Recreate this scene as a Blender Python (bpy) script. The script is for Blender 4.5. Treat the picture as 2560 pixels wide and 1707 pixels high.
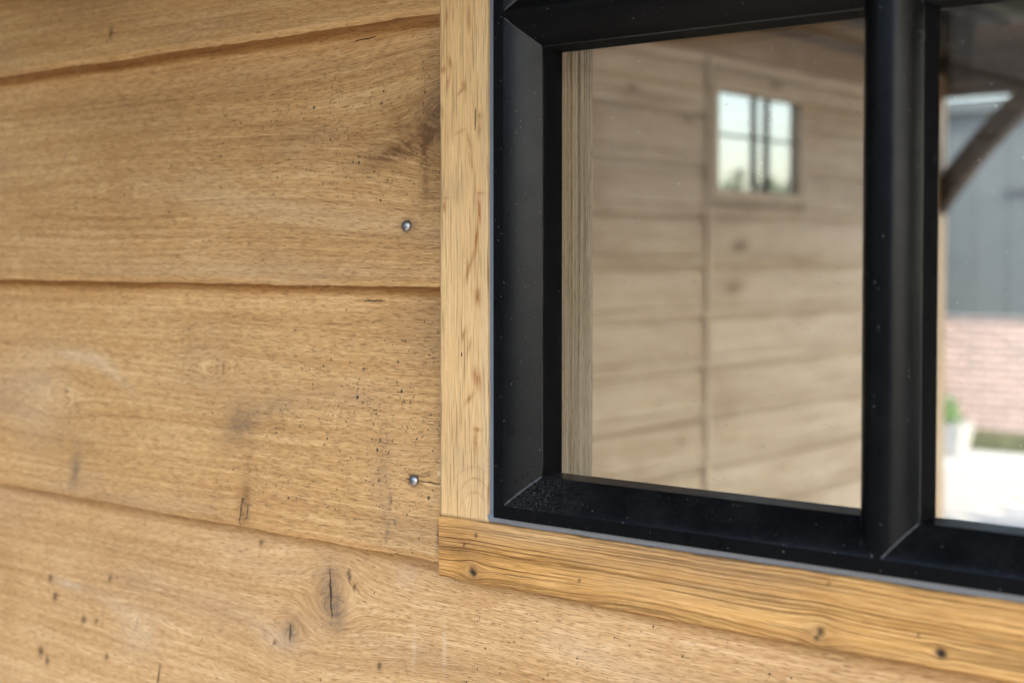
import bpy, math, random
import numpy as np
from math import radians, sin, cos, pi
from mathutils import Vector

for _o in list(bpy.data.objects): bpy.data.objects.remove(_o)
SC = bpy.context.scene
COL = SC.collection
rng = np.random.default_rng(7)
random.seed(7)

# ------------------------------------------------------------------ camera
EYE = Vector((0.735, -0.80, 1.60))
_a, _p = radians(50.7), radians(1.7)
_dir = Vector((-cos(_a)*cos(_p), sin(_a)*cos(_p), -sin(_p)))
cd = bpy.data.cameras.new('camera'); cam = bpy.data.objects.new('camera', cd); COL.objects.link(cam)
cam.location = EYE
cam.rotation_euler = _dir.to_track_quat('-Z', 'Y').to_euler()
cd.sensor_width = 36.0; cd.lens = 3600/2560*36.0; cd.shift_y = -101/2560
cd.clip_start = 0.02; cd.clip_end = 500
cd.dof.use_dof = True; cd.dof.focus_distance = 1.03; cd.dof.aperture_fstop = 5.2; cd.dof.aperture_blades = 9
SC.camera = cam

# ------------------------------------------------------------------ sky, sun, exposure
SUN_EL, SUN_AZ = radians(45), radians(68)      # azimuth measured from -Y (in front of the wall) towards +X
w = bpy.data.worlds.new('World'); SC.world = w; w.use_nodes = True
nt = w.node_tree; nt.nodes.clear()
sky = nt.nodes.new('ShaderNodeTexSky'); sky.sky_type = 'NISHITA'; sky.sun_disc = False
sky.sun_elevation = SUN_EL; sky.air_density = 1.0; sky.dust_density = 2.0; sky.ozone_density = 0.6
sdir = Vector((sin(SUN_AZ)*cos(SUN_EL), -cos(SUN_AZ)*cos(SUN_EL), sin(SUN_EL)))
sky.sun_rotation = math.atan2(sdir.x, sdir.y)
hs = nt.nodes.new('ShaderNodeHueSaturation'); hs.inputs['Saturation'].default_value = 0.95
bg = nt.nodes.new('ShaderNodeBackground'); bg.inputs['Strength'].default_value = 0.15
wo = nt.nodes.new('ShaderNodeOutputWorld')
nt.links.new(sky.outputs[0], hs.inputs['Color']); nt.links.new(hs.outputs[0], bg.inputs[0]); nt.links.new(bg.outputs[0], wo.inputs[0])
sl = bpy.data.lights.new('sun', 'SUN'); sl.energy = 1.5; sl.angle = radians(12); sl.color = (1.0, 0.95, 0.87)
so = bpy.data.objects.new('sun', sl); COL.objects.link(so); so.location = (3, -4, 8)
so.rotation_euler = (-sdir).to_track_quat('-Z', 'Y').to_euler()
SC.view_settings.view_transform = 'Standard'; SC.view_settings.look = 'None'
SC.view_settings.gamma = 1.0; SC.view_settings.use_curve_mapping = False
SC.view_settings.exposure = 3.1
SC.render.engine = 'CYCLES'
SC.cycles.use_denoising = True; SC.cycles.denoising_input_passes = 'RGB_ALBEDO_NORMAL'; SC.cycles.denoising_prefilter = 'ACCURATE'
SC.cycles.max_bounces = 10; SC.cycles.diffuse_bounces = 5; SC.cycles.glossy_bounces = 4; SC.cycles.transparent_max_bounces = 16
SC.cycles.caustics_reflective = False; SC.cycles.caustics_refractive = False

# ------------------------------------------------------------------ node expression helper
class S:
    """a shader socket with arithmetic"""
    def __init__(s, m, sock): s.m = m; s.k = sock
    def _b(s, op, o=None, c=None, clamp=False):
        n = s.m.nodes.new('ShaderNodeMath'); n.operation = op; n.use_clamp = clamp
        s.m.put(s, n.inputs[0])
        if o is not None: s.m.put(o, n.inputs[1])
        if c is not None: s.m.put(c, n.inputs[2])
        return S(s.m, n.outputs[0])
    def __add__(s, o): return s._b('ADD', o)
    __radd__ = __add__
    def __mul__(s, o): return s._b('MULTIPLY', o)
    __rmul__ = __mul__
    def __sub__(s, o): return s._b('SUBTRACT', o)
    def __rsub__(s, o): return (s*-1.0) + o
    def __truediv__(s, o): return s._b('DIVIDE', o)
    def pw(s, o): return s._b('POWER', o)
    def mx(s, o): return s._b('MAXIMUM', o)
    def mn(s, o): return s._b('MINIMUM', o)
    def abs(s): return s._b('ABSOLUTE')
    def clamp(s): return s._b('ADD', 0.0, clamp=True)
    def step(s, lo, hi):            # smoothstep
        n = s.m.nodes.new('ShaderNodeMapRange'); n.interpolation_type = 'SMOOTHSTEP'
        s.m.put(s, n.inputs['Value']); s.m.put(lo, n.inputs['From Min']); s.m.put(hi, n.inputs['From Max'])
        return S(s.m, n.outputs[0])

class Mat:
    def __init__(s, name):
        s.mat = bpy.data.materials.new(name); s.mat.use_nodes = True
        s.t = s.mat.node_tree; s.nodes = s.t.nodes; s.nodes.clear()
        s.out = s.nodes.new('ShaderNodeOutputMaterial')
    def put(s, v, inp):
        if isinstance(v, S): s.t.links.new(v.k, inp)
        elif isinstance(v, (tuple, list)): inp.default_value = (*v, 1.0) if len(v) == 3 and len(inp.default_value) == 4 else v
        else: inp.default_value = v
    def geo(s, what='Position'):
        n = s.nodes.new('ShaderNodeNewGeometry'); return S(s, n.outputs[what])
    def objco(s):
        n = s.nodes.new('ShaderNodeTexCoord'); return S(s, n.outputs['Object'])
    def rand(s):
        n = s.nodes.new('ShaderNodeObjectInfo'); return S(s, n.outputs['Random'])
    def attr(s, name):
        n = s.nodes.new('ShaderNodeAttribute'); n.attribute_name = name; return S(s, n.outputs['Fac'])
    def sep(s, v):
        n = s.nodes.new('ShaderNodeSeparateXYZ'); s.put(v, n.inputs[0]); return [S(s, n.outputs[i]) for i in range(3)]
    def vec(s, x, y, z):
        n = s.nodes.new('ShaderNodeCombineXYZ')
        for i, q in enumerate((x, y, z)): s.put(q, n.inputs[i])
        return S(s, n.outputs[0])
    def noise(s, v, scale=1.0, detail=2.0, rough=0.5, dist=0.0):
        n = s.nodes.new('ShaderNodeTexNoise'); s.put(v, n.inputs['Vector']); n.inputs['Scale'].default_value = scale
        n.inputs['Detail'].default_value = detail; n.inputs['Roughness'].default_value = rough; n.inputs['Distortion'].default_value = dist
        return S(s, n.outputs['Fac'])
    def voro(s, v, scale=1.0):
        n = s.nodes.new('ShaderNodeTexVoronoi'); s.put(v, n.inputs['Vector']); n.inputs['Scale'].default_value = scale
        r = s.nodes.new('ShaderNodeSeparateColor'); s.t.links.new(n.outputs['Color'], r.inputs[0])
        return S(s, n.outputs['Distance']), S(s, r.outputs[0]), S(s, r.outputs[1])
    def ramp(s, f, stops):
        n = s.nodes.new('ShaderNodeValToRGB'); s.put(f, n.inputs[0]); e = n.color_ramp.elements
        while len(e) < len(stops): e.new(0.5)
        for q, (p, c) in zip(e, stops): q.position = p; q.color = (*c, 1)
        return S(s, n.outputs[0])
    def mix(s, f, a, b, mode='MIX'):
        n = s.nodes.new('ShaderNodeMix'); n.data_type = 'RGBA'; n.blend_type = mode
        s.put(f, n.inputs[0])
        for v, i in ((a, 6), (b, 7)): s.put(v, n.inputs[i])
        return S(s, n.outputs[2])
    def bump(s, h, dist, strength=1.0):
        n = s.nodes.new('ShaderNodeBump'); s.put(h, n.inputs['Height']); n.inputs['Distance'].default_value = dist
        n.inputs['Strength'].default_value = strength; return S(s, n.outputs[0])
    def bsdf(s, col, rough=0.5, normal=None, metal=0.0, spec=0.5, coat=0.0, coat_rough=0.1):
        n = s.nodes.new('ShaderNodeBsdfPrincipled')
        s.put(col, n.inputs['Base Color']); s.put(rough, n.inputs['Roughness']); s.put(metal, n.inputs['Metallic'])
        s.put(spec, n.inputs['Specular IOR Level'])
        if coat: n.inputs['Coat Weight'].default_value = coat; n.inputs['Coat Roughness'].default_value = coat_rough
        if normal is not None: s.put(normal, n.inputs['Normal'])
        s.t.links.new(n.outputs[0], s.out.inputs[0]); return n

# ------------------------------------------------------------------ materials
PAL_WALL = [(0.0, (0.2538, 0.1212, 0.0399)), (0.28, (0.4268, 0.2305, 0.084)), (0.52, (0.5364, 0.3116, 0.1239)), (0.76, (0.6287, 0.3917, 0.1732)), (1.0, (0.7268, 0.4923, 0.2466))]
PAL_TRIM = [(0.0, (0.4096, 0.2255, 0.0899)), (0.3, (0.5957, 0.368, 0.1565)), (0.52, (0.7197, 0.4689, 0.2115)), (0.74, (0.8004, 0.546, 0.2643)), (1.0, (0.8316, 0.641, 0.3383))]
PAL_SILL = [(0.0, (0.1736, 0.0656, 0.0142)), (0.26, (0.4216, 0.2023, 0.0516)), (0.5, (0.5828, 0.3117, 0.0935)), (0.74, (0.7068, 0.4045, 0.1425)), (1.0, (0.8184, 0.5139, 0.2092))]
PAL_IN = [(0.0, (0.2136, 0.1364, 0.0743)), (0.35, (0.4183, 0.3154, 0.2063)), (0.6, (0.4895, 0.388, 0.2722)), (1.0, (0.5696, 0.4689, 0.3465))]
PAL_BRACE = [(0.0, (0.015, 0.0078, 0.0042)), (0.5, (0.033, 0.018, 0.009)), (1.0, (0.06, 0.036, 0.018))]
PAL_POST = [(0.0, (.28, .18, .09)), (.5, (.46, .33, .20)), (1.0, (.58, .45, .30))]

def wood(name, along, across, pal, seed=0.0, hero=False, per_object=False, band=1.0, ring=1.0, fib=1.0,
         speck=0.0, cracks=(), bumpd=0.0005, rings_s=210, fib_s=(70, 900), ridge=0.0, flecks=0.0, warm=0.0, warp=.007, blotch=False, rgs=900, pores=(120, 1500, .60), darkcol=(.14, .068, .024)):
    m = Mat(name)
    P = m.sep(m.geo())
    u, v = P['XYZ'.index(along)], P['XYZ'.index(across)]
    g = m.attr('g') if hero else v
    off = seed
    if per_object: off = m.rand()*37.0 + seed
    wv = m.noise(m.vec(u*3.0, g*9.0, off), 1.0, 2.0)
    g2 = g + (wv - 0.5)*warp
    if not hero: g2 = g2 + [q for i, q in enumerate(P) if 'XYZ'[i] not in (along, across)][0]*.6
    nb = m.noise(m.vec(u*1.3, g2*42.0, off), 1.0, 3.0, 0.55)
    nr = m.noise(m.vec(u*3.0, g2*rings_s, off), 1.0, 3.0, 0.6)
    nf = m.noise(m.vec(u*fib_s[0], g2*fib_s[1], off), 1.0, 2.0, 0.6)
    val = (nb - .5)*(.55*band) + (nr - .5)*(.95*ring) + (nf - .5)*(1.25*fib) + 0.52
    if per_object: val = val + (m.rand()-.5)*.22
    nm = m.noise(m.vec(u*5.0, v*9.0, off), 1.0, 4.0, 0.65)
    val = val + (nm - .5)*0.60
    lt = m.noise(m.vec(u*26, g2*1000, off + 8.2), 1.0, 2.0, .5).step(.52, .68)      # pale raised fibres
    val = val + lt*.24
    if ridge:
        rd = m.noise(m.vec(u*2.6, g2*rgs, off), 1.0, 1.0).step(.47, .36)
        val = val - rd*ridge
    c = m.ramp(val, pal)
    ng = m.noise(m.vec(u*3.2, v*14.0, off + 9.1), 1.0, 3.0, 0.6)
    c = m.mix(ng.step(.5, .75)*.35, c, (.36, .25, .165))                 # greyer weathered patches
    if warm: c = m.mix(m.noise(m.vec(u*9, g2*60, off + 3.3), 1.0, 3.0).step(.52, .70)*warm, c, (.42, .19, .045), 'MIX')
    pr = m.noise(m.vec(u*pores[0], g2*pores[1], off + 4.7), 1.0, 1.0).step(.60, .70)
    c = m.mix(pr*pores[2], c, (.16, .085, .035))
    h = nf*.6 + nr*.5 - pr*.5
    if ridge: h = h - rd*1.6
    rough = 0.62
    if blotch:                                                            # knots and stains of the lining boards
        d, r1, r2 = m.voro(m.vec(u*2.6, v*6.0, off), 1.0)
        kn = (d + (nm-.5)*.35 - r2*.14).step(.10, -.02)*(r1 - .45).step(0.0, .1)
        c = m.mix(kn*.75, c, (.17, .095, .045))
        c = m.mix(m.noise(m.vec(u*1.6, v*7.0, off + 5.0), 1.0, 3.0, .6).step(.48, .70)*.55, c, (.30, .20, .115))
    if speck or hero:
        dens = (m.attr('speck') if hero else speck)
        dens = dens*(m.noise(m.vec(u*38, v*52, off + 13.0), 1.0, 2.0, .6).step(.40, .66)*1.7 + .12)
        wob = m.noise(m.vec(u*420, v*420, off), 1.0, 1.0)
        for sc_, thr in ((620.0, .42), (330.0, .40), (165.0, .30)):
            d, r1, r2 = m.voro(m.vec(u*sc_, v*sc_*.8, off), 1.0)
            has = (dens*(2.3 if sc_ > 300 else 1.1) - r1).step(0.0, .12)
            rad = r2*r2*thr*.55 + .03
            sp = (d + (wob-.5)*.28 - rad).step(.10, -.06)*has
            c = m.mix(sp*(r2*.4+.58), c, (.030, .026, .023)); h = h - sp*.6
    if hero:
        dk = m.attr('dark'); fz = m.noise(m.vec(u*150, v*260, off + 2.0), 1.0, 3.0, .65)
        ft = m.noise(m.vec(u*40, g2*700, off + 6.0), 1.0, 2.0, .6)
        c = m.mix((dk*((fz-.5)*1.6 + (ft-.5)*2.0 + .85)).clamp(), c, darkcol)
        gk = m.attr('grey'); c = m.mix((gk*((fz-.5)*1.8 + (ft-.5)*1.4 + .80)).clamp(), c, (.215, .145, .085))
        wk = m.attr('white'); c = m.mix((wk*(fz*1.5)).clamp(), c, (.68, .55, .38))
        bk = m.attr('black'); c = m.mix((bk*(fz*.9+.55)).clamp(), c, (.035, .02, .013)); h = h - bk*3.0
    for (u0, v0, u1, v1, wd) in cracks:
        L2 = (u1-u0)**2 + (v1-v0)**2; L = math.sqrt(L2)
        t = ((u-u0)*((u1-u0)/L2) + (v-v0)*((v1-v0)/L2))
        wig = (m.noise(m.vec(u*160, v*160, off + 1.5), 1.0, 2.0) - .5)*.0026
        dd = ((u-u0)*((v1-v0)/L) - (v-v0)*((u1-u0)/L) + wig).abs()
        ww = (1.0 - (t*2.0-1.0).abs()).mx(0.0).pw(.45)*wd
        ck = (dd - ww).step(.0004, -.0001)*((t*(1.0-t)).step(0.0, .01))
        c = m.mix(ck*.92, c, (.02, .012, .008)); h = h - ck*2.0
    if flecks:                                                            # medullary ray flecks
        d, r1, r2 = m.voro(m.vec(v*46 + u*9, u*17 - v*12, off), 1.0)
        fl = m.noise(m.vec(v*210, u*120, off + 7.0), 1.0, 2.0, .6)
        k = (d - .02 + (fl-.5)*.62).step(.13, .04)*(r1 - .35).step(0.0, .1)
        c = m.mix(k*flecks, c, (.40, .195, .075))
        fi = m.noise(m.vec(u*22, v*320, off + 11.0), 1.0, 2.0, .6).step(.58, .70)
        c = m.mix(fi*.35, c, (.33, .19, .085))
    m.bsdf(c, rough, m.bump(h, bumpd), spec=.28)
    return m.mat

def simple(name, col, rough=.6, nscale=30.0, var=.25, bumpd=0.0, spec=.4, metal=0.0, per_object=0.0):
    m = Mat(name); p = m.geo()
    n = m.noise(p, nscale, 4.0, .6)
    f = (n - .5)*(2*var) + 1.0
    if per_object: f = f + (m.rand()-.5)*per_object
    c = m.mix(1.0, col, m.vec(f, f, f), 'MULTIPLY')
    m.bsdf(c, rough, m.bump(n, bumpd) if bumpd else None, metal, spec)
    return m.mat

def steel_mat():
    m = Mat('black_powder_coat'); p = m.geo(); P = m.sep(p); N = m.sep(m.geo('Normal'))
    fine = m.noise(p, 900, 2.0, .6); mid = m.noise(p, 60, 3.0, .6)
    d, r1, r2 = m.voro(p, 420.0)
    up = N[2].step(-.2, .7)
    d2, q1, q2 = m.voro(p, 1100.0)
    dust = (d - r2*.14 - .03).step(.05, -.03)*(r1 - .90 + up*.08).step(0.0, .06)
    dust2 = (d2 - q2*.2 - .06).step(.08, -.04)*(q1 - .86 + up*.30).step(0.0, .1)
    haze = up*m.noise(p, 35, 4.0, .65).step(.40, .75)*.035
    # dust gathered where the bottom bevel meets the jamb
    cx = (P[0]-.128)._b('ABSOLUTE'); cz = (P[2]-1.440).abs()
    crn = ((cx*cx)*1400.0 + (cz*cz)*2600.0)._b('MULTIPLY', -1.0)._b('EXPONENT')*up
    gath = crn*m.noise(p, 700, 2.0, .6).step(.45, .72)*.55
    c = m.ramp(mid, [(.3, (.0026, .0030, .0035)), (.7, (.0040, .0046, .0053))])
    c = m.mix((dust*.40 + dust2*.12 + haze*.5 + gath*.28).clamp(), c, (.42, .39, .34))
    rg = (mid-.5)*.16 + .30 + dust*.3 + haze*1.5
    m.bsdf(c, rg, m.bump(fine*.7 + mid*.8, .00012), spec=.12)
    return m.mat

def glass_mat(name='window_glass', tint=(.97, .965, .945, 1)):
    m = Mat(name); p = m.geo()
    dt = m.nodes.new('ShaderNodeVectorMath'); dt.operation = 'DOT_PRODUCT'
    m.put(m.geo('Normal'), dt.inputs[0]); m.put(m.geo('Incoming'), dt.inputs[1])
    fz = (1.0 - S(m, dt.outputs['Value']).abs()).mx(0.0).pw(5.0)*.96 + .04      # the same from both sides of the sheet
    tr = m.nodes.new('ShaderNodeBsdfTransparent'); tr.inputs[0].default_value = tint
    gl = m.nodes.new('ShaderNodeBsdfGlossy'); gl.inputs['Roughness'].default_value = 0.0; gl.inputs['Color'].default_value = (1, 1, 1, 1)
    mx = m.nodes.new('ShaderNodeMixShader'); m.put(fz, mx.inputs[0])
    m.t.links.new(tr.outputs[0], mx.inputs[1]); m.t.links.new(gl.outputs[0], mx.inputs[2])
    df = m.nodes.new('ShaderNodeBsdfDiffuse'); df.inputs[0].default_value = (.50, .46, .40, 1)
    d, r1, r2 = m.voro(p, 190.0); d2, s1, s2 = m.voro(p, 520.0)
    sp = (d - r2*.09 - .015).step(.03, -.02)*(r1 - .90).step(0.0, .03)*.75 + (d2 - s2*.16 - .03).step(.05, -.03)*(s1 - .90).step(0.0, .03)*.45
    film = m.noise(p, 26, 4.0, .7).step(.42, .80)*.014
    m2 = m.nodes.new('ShaderNodeMixShader'); m.put((sp + film).clamp(), m2.inputs[0])
    m.t.links.new(mx.outputs[0], m2.inputs[1]); m.t.links.new(df.outputs[0], m2.inputs[2])
    m.t.links.new(m2.outputs[0], m.out.inputs[0])
    return m.mat

def leaf_mat(name, a, b):
    m = Mat(name); n = m.noise(m.geo(), 3.0, 3.0)
    c = m.ramp(n, [(.3, a), (.7, b)])
    m.bsdf(c, .55, spec=.3); return m.mat

M = {}
M['steel'] = steel_mat(); M['glass'] = glass_mat(); M['dimmed'] = glass_mat('dimmed_window_glass', (.52, .51, .495, 1))  # side window tint darkened to dim the bright sky behind it
M['seal'] = simple('grey_sealant', (.20, .225, .255), .42, 400, .18, .0002, .5)
M['gasket'] = simple('black_gasket', (.004, .004, .0045), .9, 300, .2, 0.0, .04)
M['nail'] = simple('stainless_nail', (.36, .355, .35), .42, 900, .25, .0001, .5, 1.0)
M['in'] = wood('pale_lining_oak', 'Y', 'Z', PAL_IN, 3.0, per_object=True, blotch=True, band=1.5, ring=.9, fib=.3, speck=0.0)
M['inz'] = wood('pale_upright_oak', 'Z', 'Y', PAL_IN, 4.0, per_object=True, ring=1.3)
M['rev'] = wood('reveal_oak', 'Z', 'Y', [(0, (.19, .14, .09)), (.4, (.31, .245, .17)), (1, (.41, .34, .25))], 6.0, ring=1.1, ridge=.30, rings_s=330)
M['post'] = wood('post_oak', 'Z', 'X', PAL_POST, 8.0, per_object=True)
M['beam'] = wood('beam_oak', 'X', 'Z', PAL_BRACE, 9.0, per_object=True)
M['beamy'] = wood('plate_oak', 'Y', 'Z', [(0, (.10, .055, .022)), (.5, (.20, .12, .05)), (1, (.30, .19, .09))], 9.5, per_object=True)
M['veranda'] = simple('blackened_blocker_board', (.016, .014, .012), .7, 9, .4, .002, .3, per_object=.3)  # side wall blackened so glass and steel mirror something dark
M['roofdeck'] = simple('dark_roof_boarding', (.035, .028, .022), .7, 12, .4)
M['sheet'] = simple('black_roof_sheet', (.02, .02, .021), .38, 8, .3, .001)
M['brick'] = simple('pale_red_brick', (.30, .212, .182), .85, 40, .25, .002, .3, per_object=.3)
M['mortar'] = simple('pale_mortar', (.58, .54, .50), .9, 60, .2, .002)
M['slate'] = simple('dark_grey_cladding', (.019, .024, .027), .6, 6, .25, per_object=.2)
M['palegrey'] = simple('pale_grey_render', (.062, .073, .077), .7, 5, .2, per_object=.1)
M['whitepaint'] = simple('white_paint', (.75, .75, .74), .5, 10, .05)
M['paver'] = simple('pale_concrete_paver', (.17, .169, .166), .85, 20, .18, .001, .3, per_object=.25)
M['floor'] = simple('pale_concrete_floor', (.36, .345, .32), .8, 6, .15)
M['terrace'] = simple('warm_stone_terrace', (.20, .175, .15), .85, 12, .3, .002, .3)
M['sand'] = simple('paver_joint_sand', (.36, .33, .28), .95, 80, .3)
M['asphalt'] = simple('grey_asphalt', (.035, .038, .040), .9, 40, .25)
M['beige'] = simple('beige_gravel', (.22, .205, .18), .95, 60, .5, .004)
M['soil'] = simple('dark_soil', (.06, .045, .032), .95, 30, .4)
M['concrete'] = simple('grey_concrete', (.26, .26, .25), .85, 20, .25, .001)
M['grass'] = leaf_mat('grass_blades', (.05, .065, .03), (.105, .11, .055))
M['leaf'] = leaf_mat('leaf_green', (.03, .06, .018), (.09, .15, .045))
M['plant'] = leaf_mat('plant_green', (.04, .10, .03), (.10, .20, .06))
M['bark'] = simple('grey_bark', (.12, .09, .065), .9, 30, .4, .004)
M['whitebox'] = simple('off_white_plastic', (.62, .60, .56), .5, 10, .05)

# ------------------------------------------------------------------ mesh helpers
def link(name, me, mat, parent=None):
    o = bpy.data.objects.new(name, me); COL.objects.link(o)
    if mat is not None and len(me.materials) == 0: me.materials.append(mat)
    if parent is not None: o.parent = parent
    return o
def thing(name, label, cat, loc=(0, 0, 0), group=None):
    o = bpy.data.objects.new(name, None); COL.objects.link(o); o.empty_display_size = .1
    o.location = loc; tag(o, label, cat, group); return o
def tag(o, label, cat, group=None, kind=None):
    o['label'] = label; o['category'] = cat
    if group: o['group'] = group
    if kind: o['kind'] = kind
    return o
def shift(me, parent):
    """vertices were given in world space; move them into the parent's space"""
    if parent is not None:
        l = parent.location if parent.parent is None else parent.location + parent.parent.location
        me.transform(__import__('mathutils').Matrix.Translation(-l))
def mesh(name, verts, faces, smooth=None):
    me = bpy.data.meshes.new(name); me.from_pydata([tuple(map(float, q)) for q in verts], [], [tuple(f) for f in faces])
    if smooth is not None:
        me.polygons.foreach_set('use_smooth', [True]*len(me.polygons)); me.set_sharp_from_angle(angle=radians(smooth))
    me.update(); return me
def box_data(lo, hi, b=0.0):
    x0, y0, z0 = lo; x1, y1, z1 = hi
    if b <= 0:
        v = [(x, y, z) for z in (z0, z1) for y in (y0, y1) for x in (x0, x1)]
        f = [(0, 2, 3, 1), (4, 5, 7, 6), (0, 1, 5, 4), (2, 6, 7, 3), (0, 4, 6, 2), (1, 3, 7, 5)]
        return v, f
    import bmesh
    bm = bmesh.new(); bmesh.ops.create_cube(bm, size=1.0)
    for q in bm.verts:
        q.co = ((x0+x1)/2 + q.co.x*(x1-x0), (y0+y1)/2 + q.co.y*(y1-y0), (z0+z1)/2 + q.co.z*(z1-z0))
    bmesh.ops.bevel(bm, geom=bm.edges[:], offset=b, segments=2, affect='EDGES', profile=.6)
    bm.verts.index_update(); v = [tuple(q.co) for q in bm.verts]; f = [tuple(q.index for q in p.verts) for p in bm.faces]; bm.free()
    return v, f
def box(name, lo, hi, mat, parent=None, b=0.0):
    v, f = box_data(lo, hi, b); me = mesh(name, v, f, 35 if b else None)
    shift(me, parent); return link(name, me, mat, parent)
def merge(parts):
    V, F = [], []
    for v, f in parts:
        n = len(V); V += list(v); F += [tuple(i+n for i in q) for q in f]
    return V, F
def n1(x, seed, freq):                                  # smooth 1-D noise
    r = np.random.default_rng(seed); t = r.uniform(-1, 1, 4096)
    q = np.asarray(x)*freq + 500.0; i = np.floor(q).astype(int); f = q - i; f = f*f*(3-2*f)
    return t[i % 4096]*(1-f) + t[(i+1) % 4096]*f
def n2(x, y, seed, fx, fy):
    r = np.random.default_rng(seed); t = r.uniform(-1, 1, (256, 256))
    a = np.asarray(x)*fx + 300.; b = np.asarray(y)*fy + 300.
    i = np.floor(a).astype(int); j = np.floor(b).astype(int); p = a-i; q = b-j; p = p*p*(3-2*p); q = q*q*(3-2*q)
    i0, i1, j0, j1 = i % 256, (i+1) % 256, j % 256, (j+1) % 256
    return (t[i0, j0]*(1-p)+t[i1, j0]*p)*(1-q) + (t[i0, j1]*(1-p)+t[i1, j1]*p)*q

# ------------------------------------------------------------------ hero boards: dense swept grids with grain attributes
def gauss(x, z, x0, z0, sx, sz, rot=0.0):
    dx, dz = x-x0, z-z0; c, s = cos(rot), sin(rot)
    a = dx*c + dz*s; b = -dx*s + dz*c
    return np.exp(-(a/sx)**2 - (b/sz)**2)
def swept(name, cols, rows, axis, mat, parent, feats=None, edge_seed=0, edge_amp=.0007, face_amp=.0006, knots=(), smooth=38):
    """rows: closed loop of (across, depth) points; cols: positions along. axis 'X' (along X, across Z) or 'Z' (along Z, across X)."""
    A = np.array(cols, float); R = np.array(rows, float); na, nr = len(A), len(R)
    U, V = np.meshgrid(A, R[:, 0], indexing='ij'); D = np.repeat(R[None, :, 1], na, 0).copy()
    V0 = V.copy()
    vmin, vmax = R[:, 0].min(), R[:, 0].max()
    lo = np.exp(-((V-vmin)/.012)**2); hi = np.exp(-((V-vmax)/.012)**2)
    V = V + lo*(n1(U, edge_seed+1, 22)*.6 + n1(U, edge_seed+2, 110)*.4)*edge_amp + hi*(n1(U, edge_seed+3, 22)*.6 + n1(U, edge_seed+4, 110)*.4)*edge_amp
    D = D + n2(U, V0, edge_seed+5, 6, 14)*face_amp + n2(U, V0, edge_seed+6, 30, 60)*face_amp*.35
    g = V0.copy()
    for (ku, kv, kr, kk) in knots:
        du, dv = (U-ku)/kk, V0-kv; r2 = du*du + dv*dv
        g = g - dv*kr*kr/(r2 + .62*kr*kr)
    co = np.stack([U, D, V] if axis == 'X' else [V, D, U], -1).reshape(-1, 3)
    i = np.arange(na-1)[:, None]; j = np.arange(nr)[None, :]; j2 = (j+1) % nr
    Q = np.stack([i*nr+j, (i+1)*nr+j, (i+1)*nr+j2, i*nr+j2], -1).reshape(-1, 4)
    if axis == 'Z': Q = Q[:, ::-1]
    me = bpy.data.meshes.new(name)
    nq = len(Q); caps = [np.arange(nr), np.arange(nr)[::-1] + (na-1)*nr]
    if axis == 'Z': caps = [c[::-1] for c in caps]
    lv = np.concatenate([Q.ravel()] + caps).astype(np.int32)
    ls = np.concatenate([np.arange(nq)*4, [nq*4, nq*4+nr]]).astype(np.int32)
    me.vertices.add(len(co)); me.vertices.foreach_set('co', co.ravel().astype(np.float32))
    me.loops.add(len(lv)); me.loops.foreach_set('vertex_index', lv)
    me.polygons.add(nq+2); me.polygons.foreach_set('loop_start', ls)
    me.polygons.foreach_set('use_smooth', np.ones(nq+2, bool))
    me.update(calc_edges=True); me.validate()
    me.set_sharp_from_angle(angle=radians(smooth))
    fe = dict(dark=0*U, grey=0*U, white=0*U, black=0*U, speck=0*U)
    if feats: feats(U, V0, fe)
    fe['g'] = g
    for k, val in fe.items():
        at = me.attributes.new(k, 'FLOAT', 'POINT'); at.data.foreach_set('value', np.ascontiguousarray(val, np.float32).ravel())
    shift(me, parent)
    return link(name, me, mat, parent)
def span(a, b, fine0, fine1, st=.002, coarse=.06):
    p = list(np.arange(fine0, fine1, st)) + [fine1]
    l = list(np.arange(a, fine0-.001, coarse)) if a < fine0-.001 else []
    r = list(np.arange(fine1+coarse, b, coarse)) + [b] if b > fine1+.001 else []
    return l + p + r
def lap_rows(z0, z1, y0=-.027, y1=-.003, th=.020, dense=.002, ch=.0050):
    """weatherboard section, bottom edge chamfered and proud, top tucked behind the board above"""
    ztop = z1 + .022
    yy = lambda z: y0 + (y1-y0)*(z-z0)/(z1-z0)
    rows = [(z0, y0+ch*.50)]
    rows += [(z0+ch, y0+.0004)]
    rows += [(z, yy(z)) for z in np.arange(z0+ch+dense, ztop, dense)]
    rows += [(ztop, yy(ztop)), (ztop, yy(ztop)+.010), ((z0+ztop)/2, y1+.008), (z0+.0055, y0+.023), (z0+.0045, y0+.0075)]
    return rows

WALL = thing('boarded_wall', 'honey brown oak weatherboard wall beside and below the black window', 'wall', (0, 0, 0))
LAPS = [1.3785 - .199*k for k in range(6, 0, -1)] + [1.3785, 1.579, 1.7765, 1.976, 2.175]
WX0, WX1 = -2.19, 3.2
CAS_L, CAS_R = .0355, 1.045
WIN_T = 1.986

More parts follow.
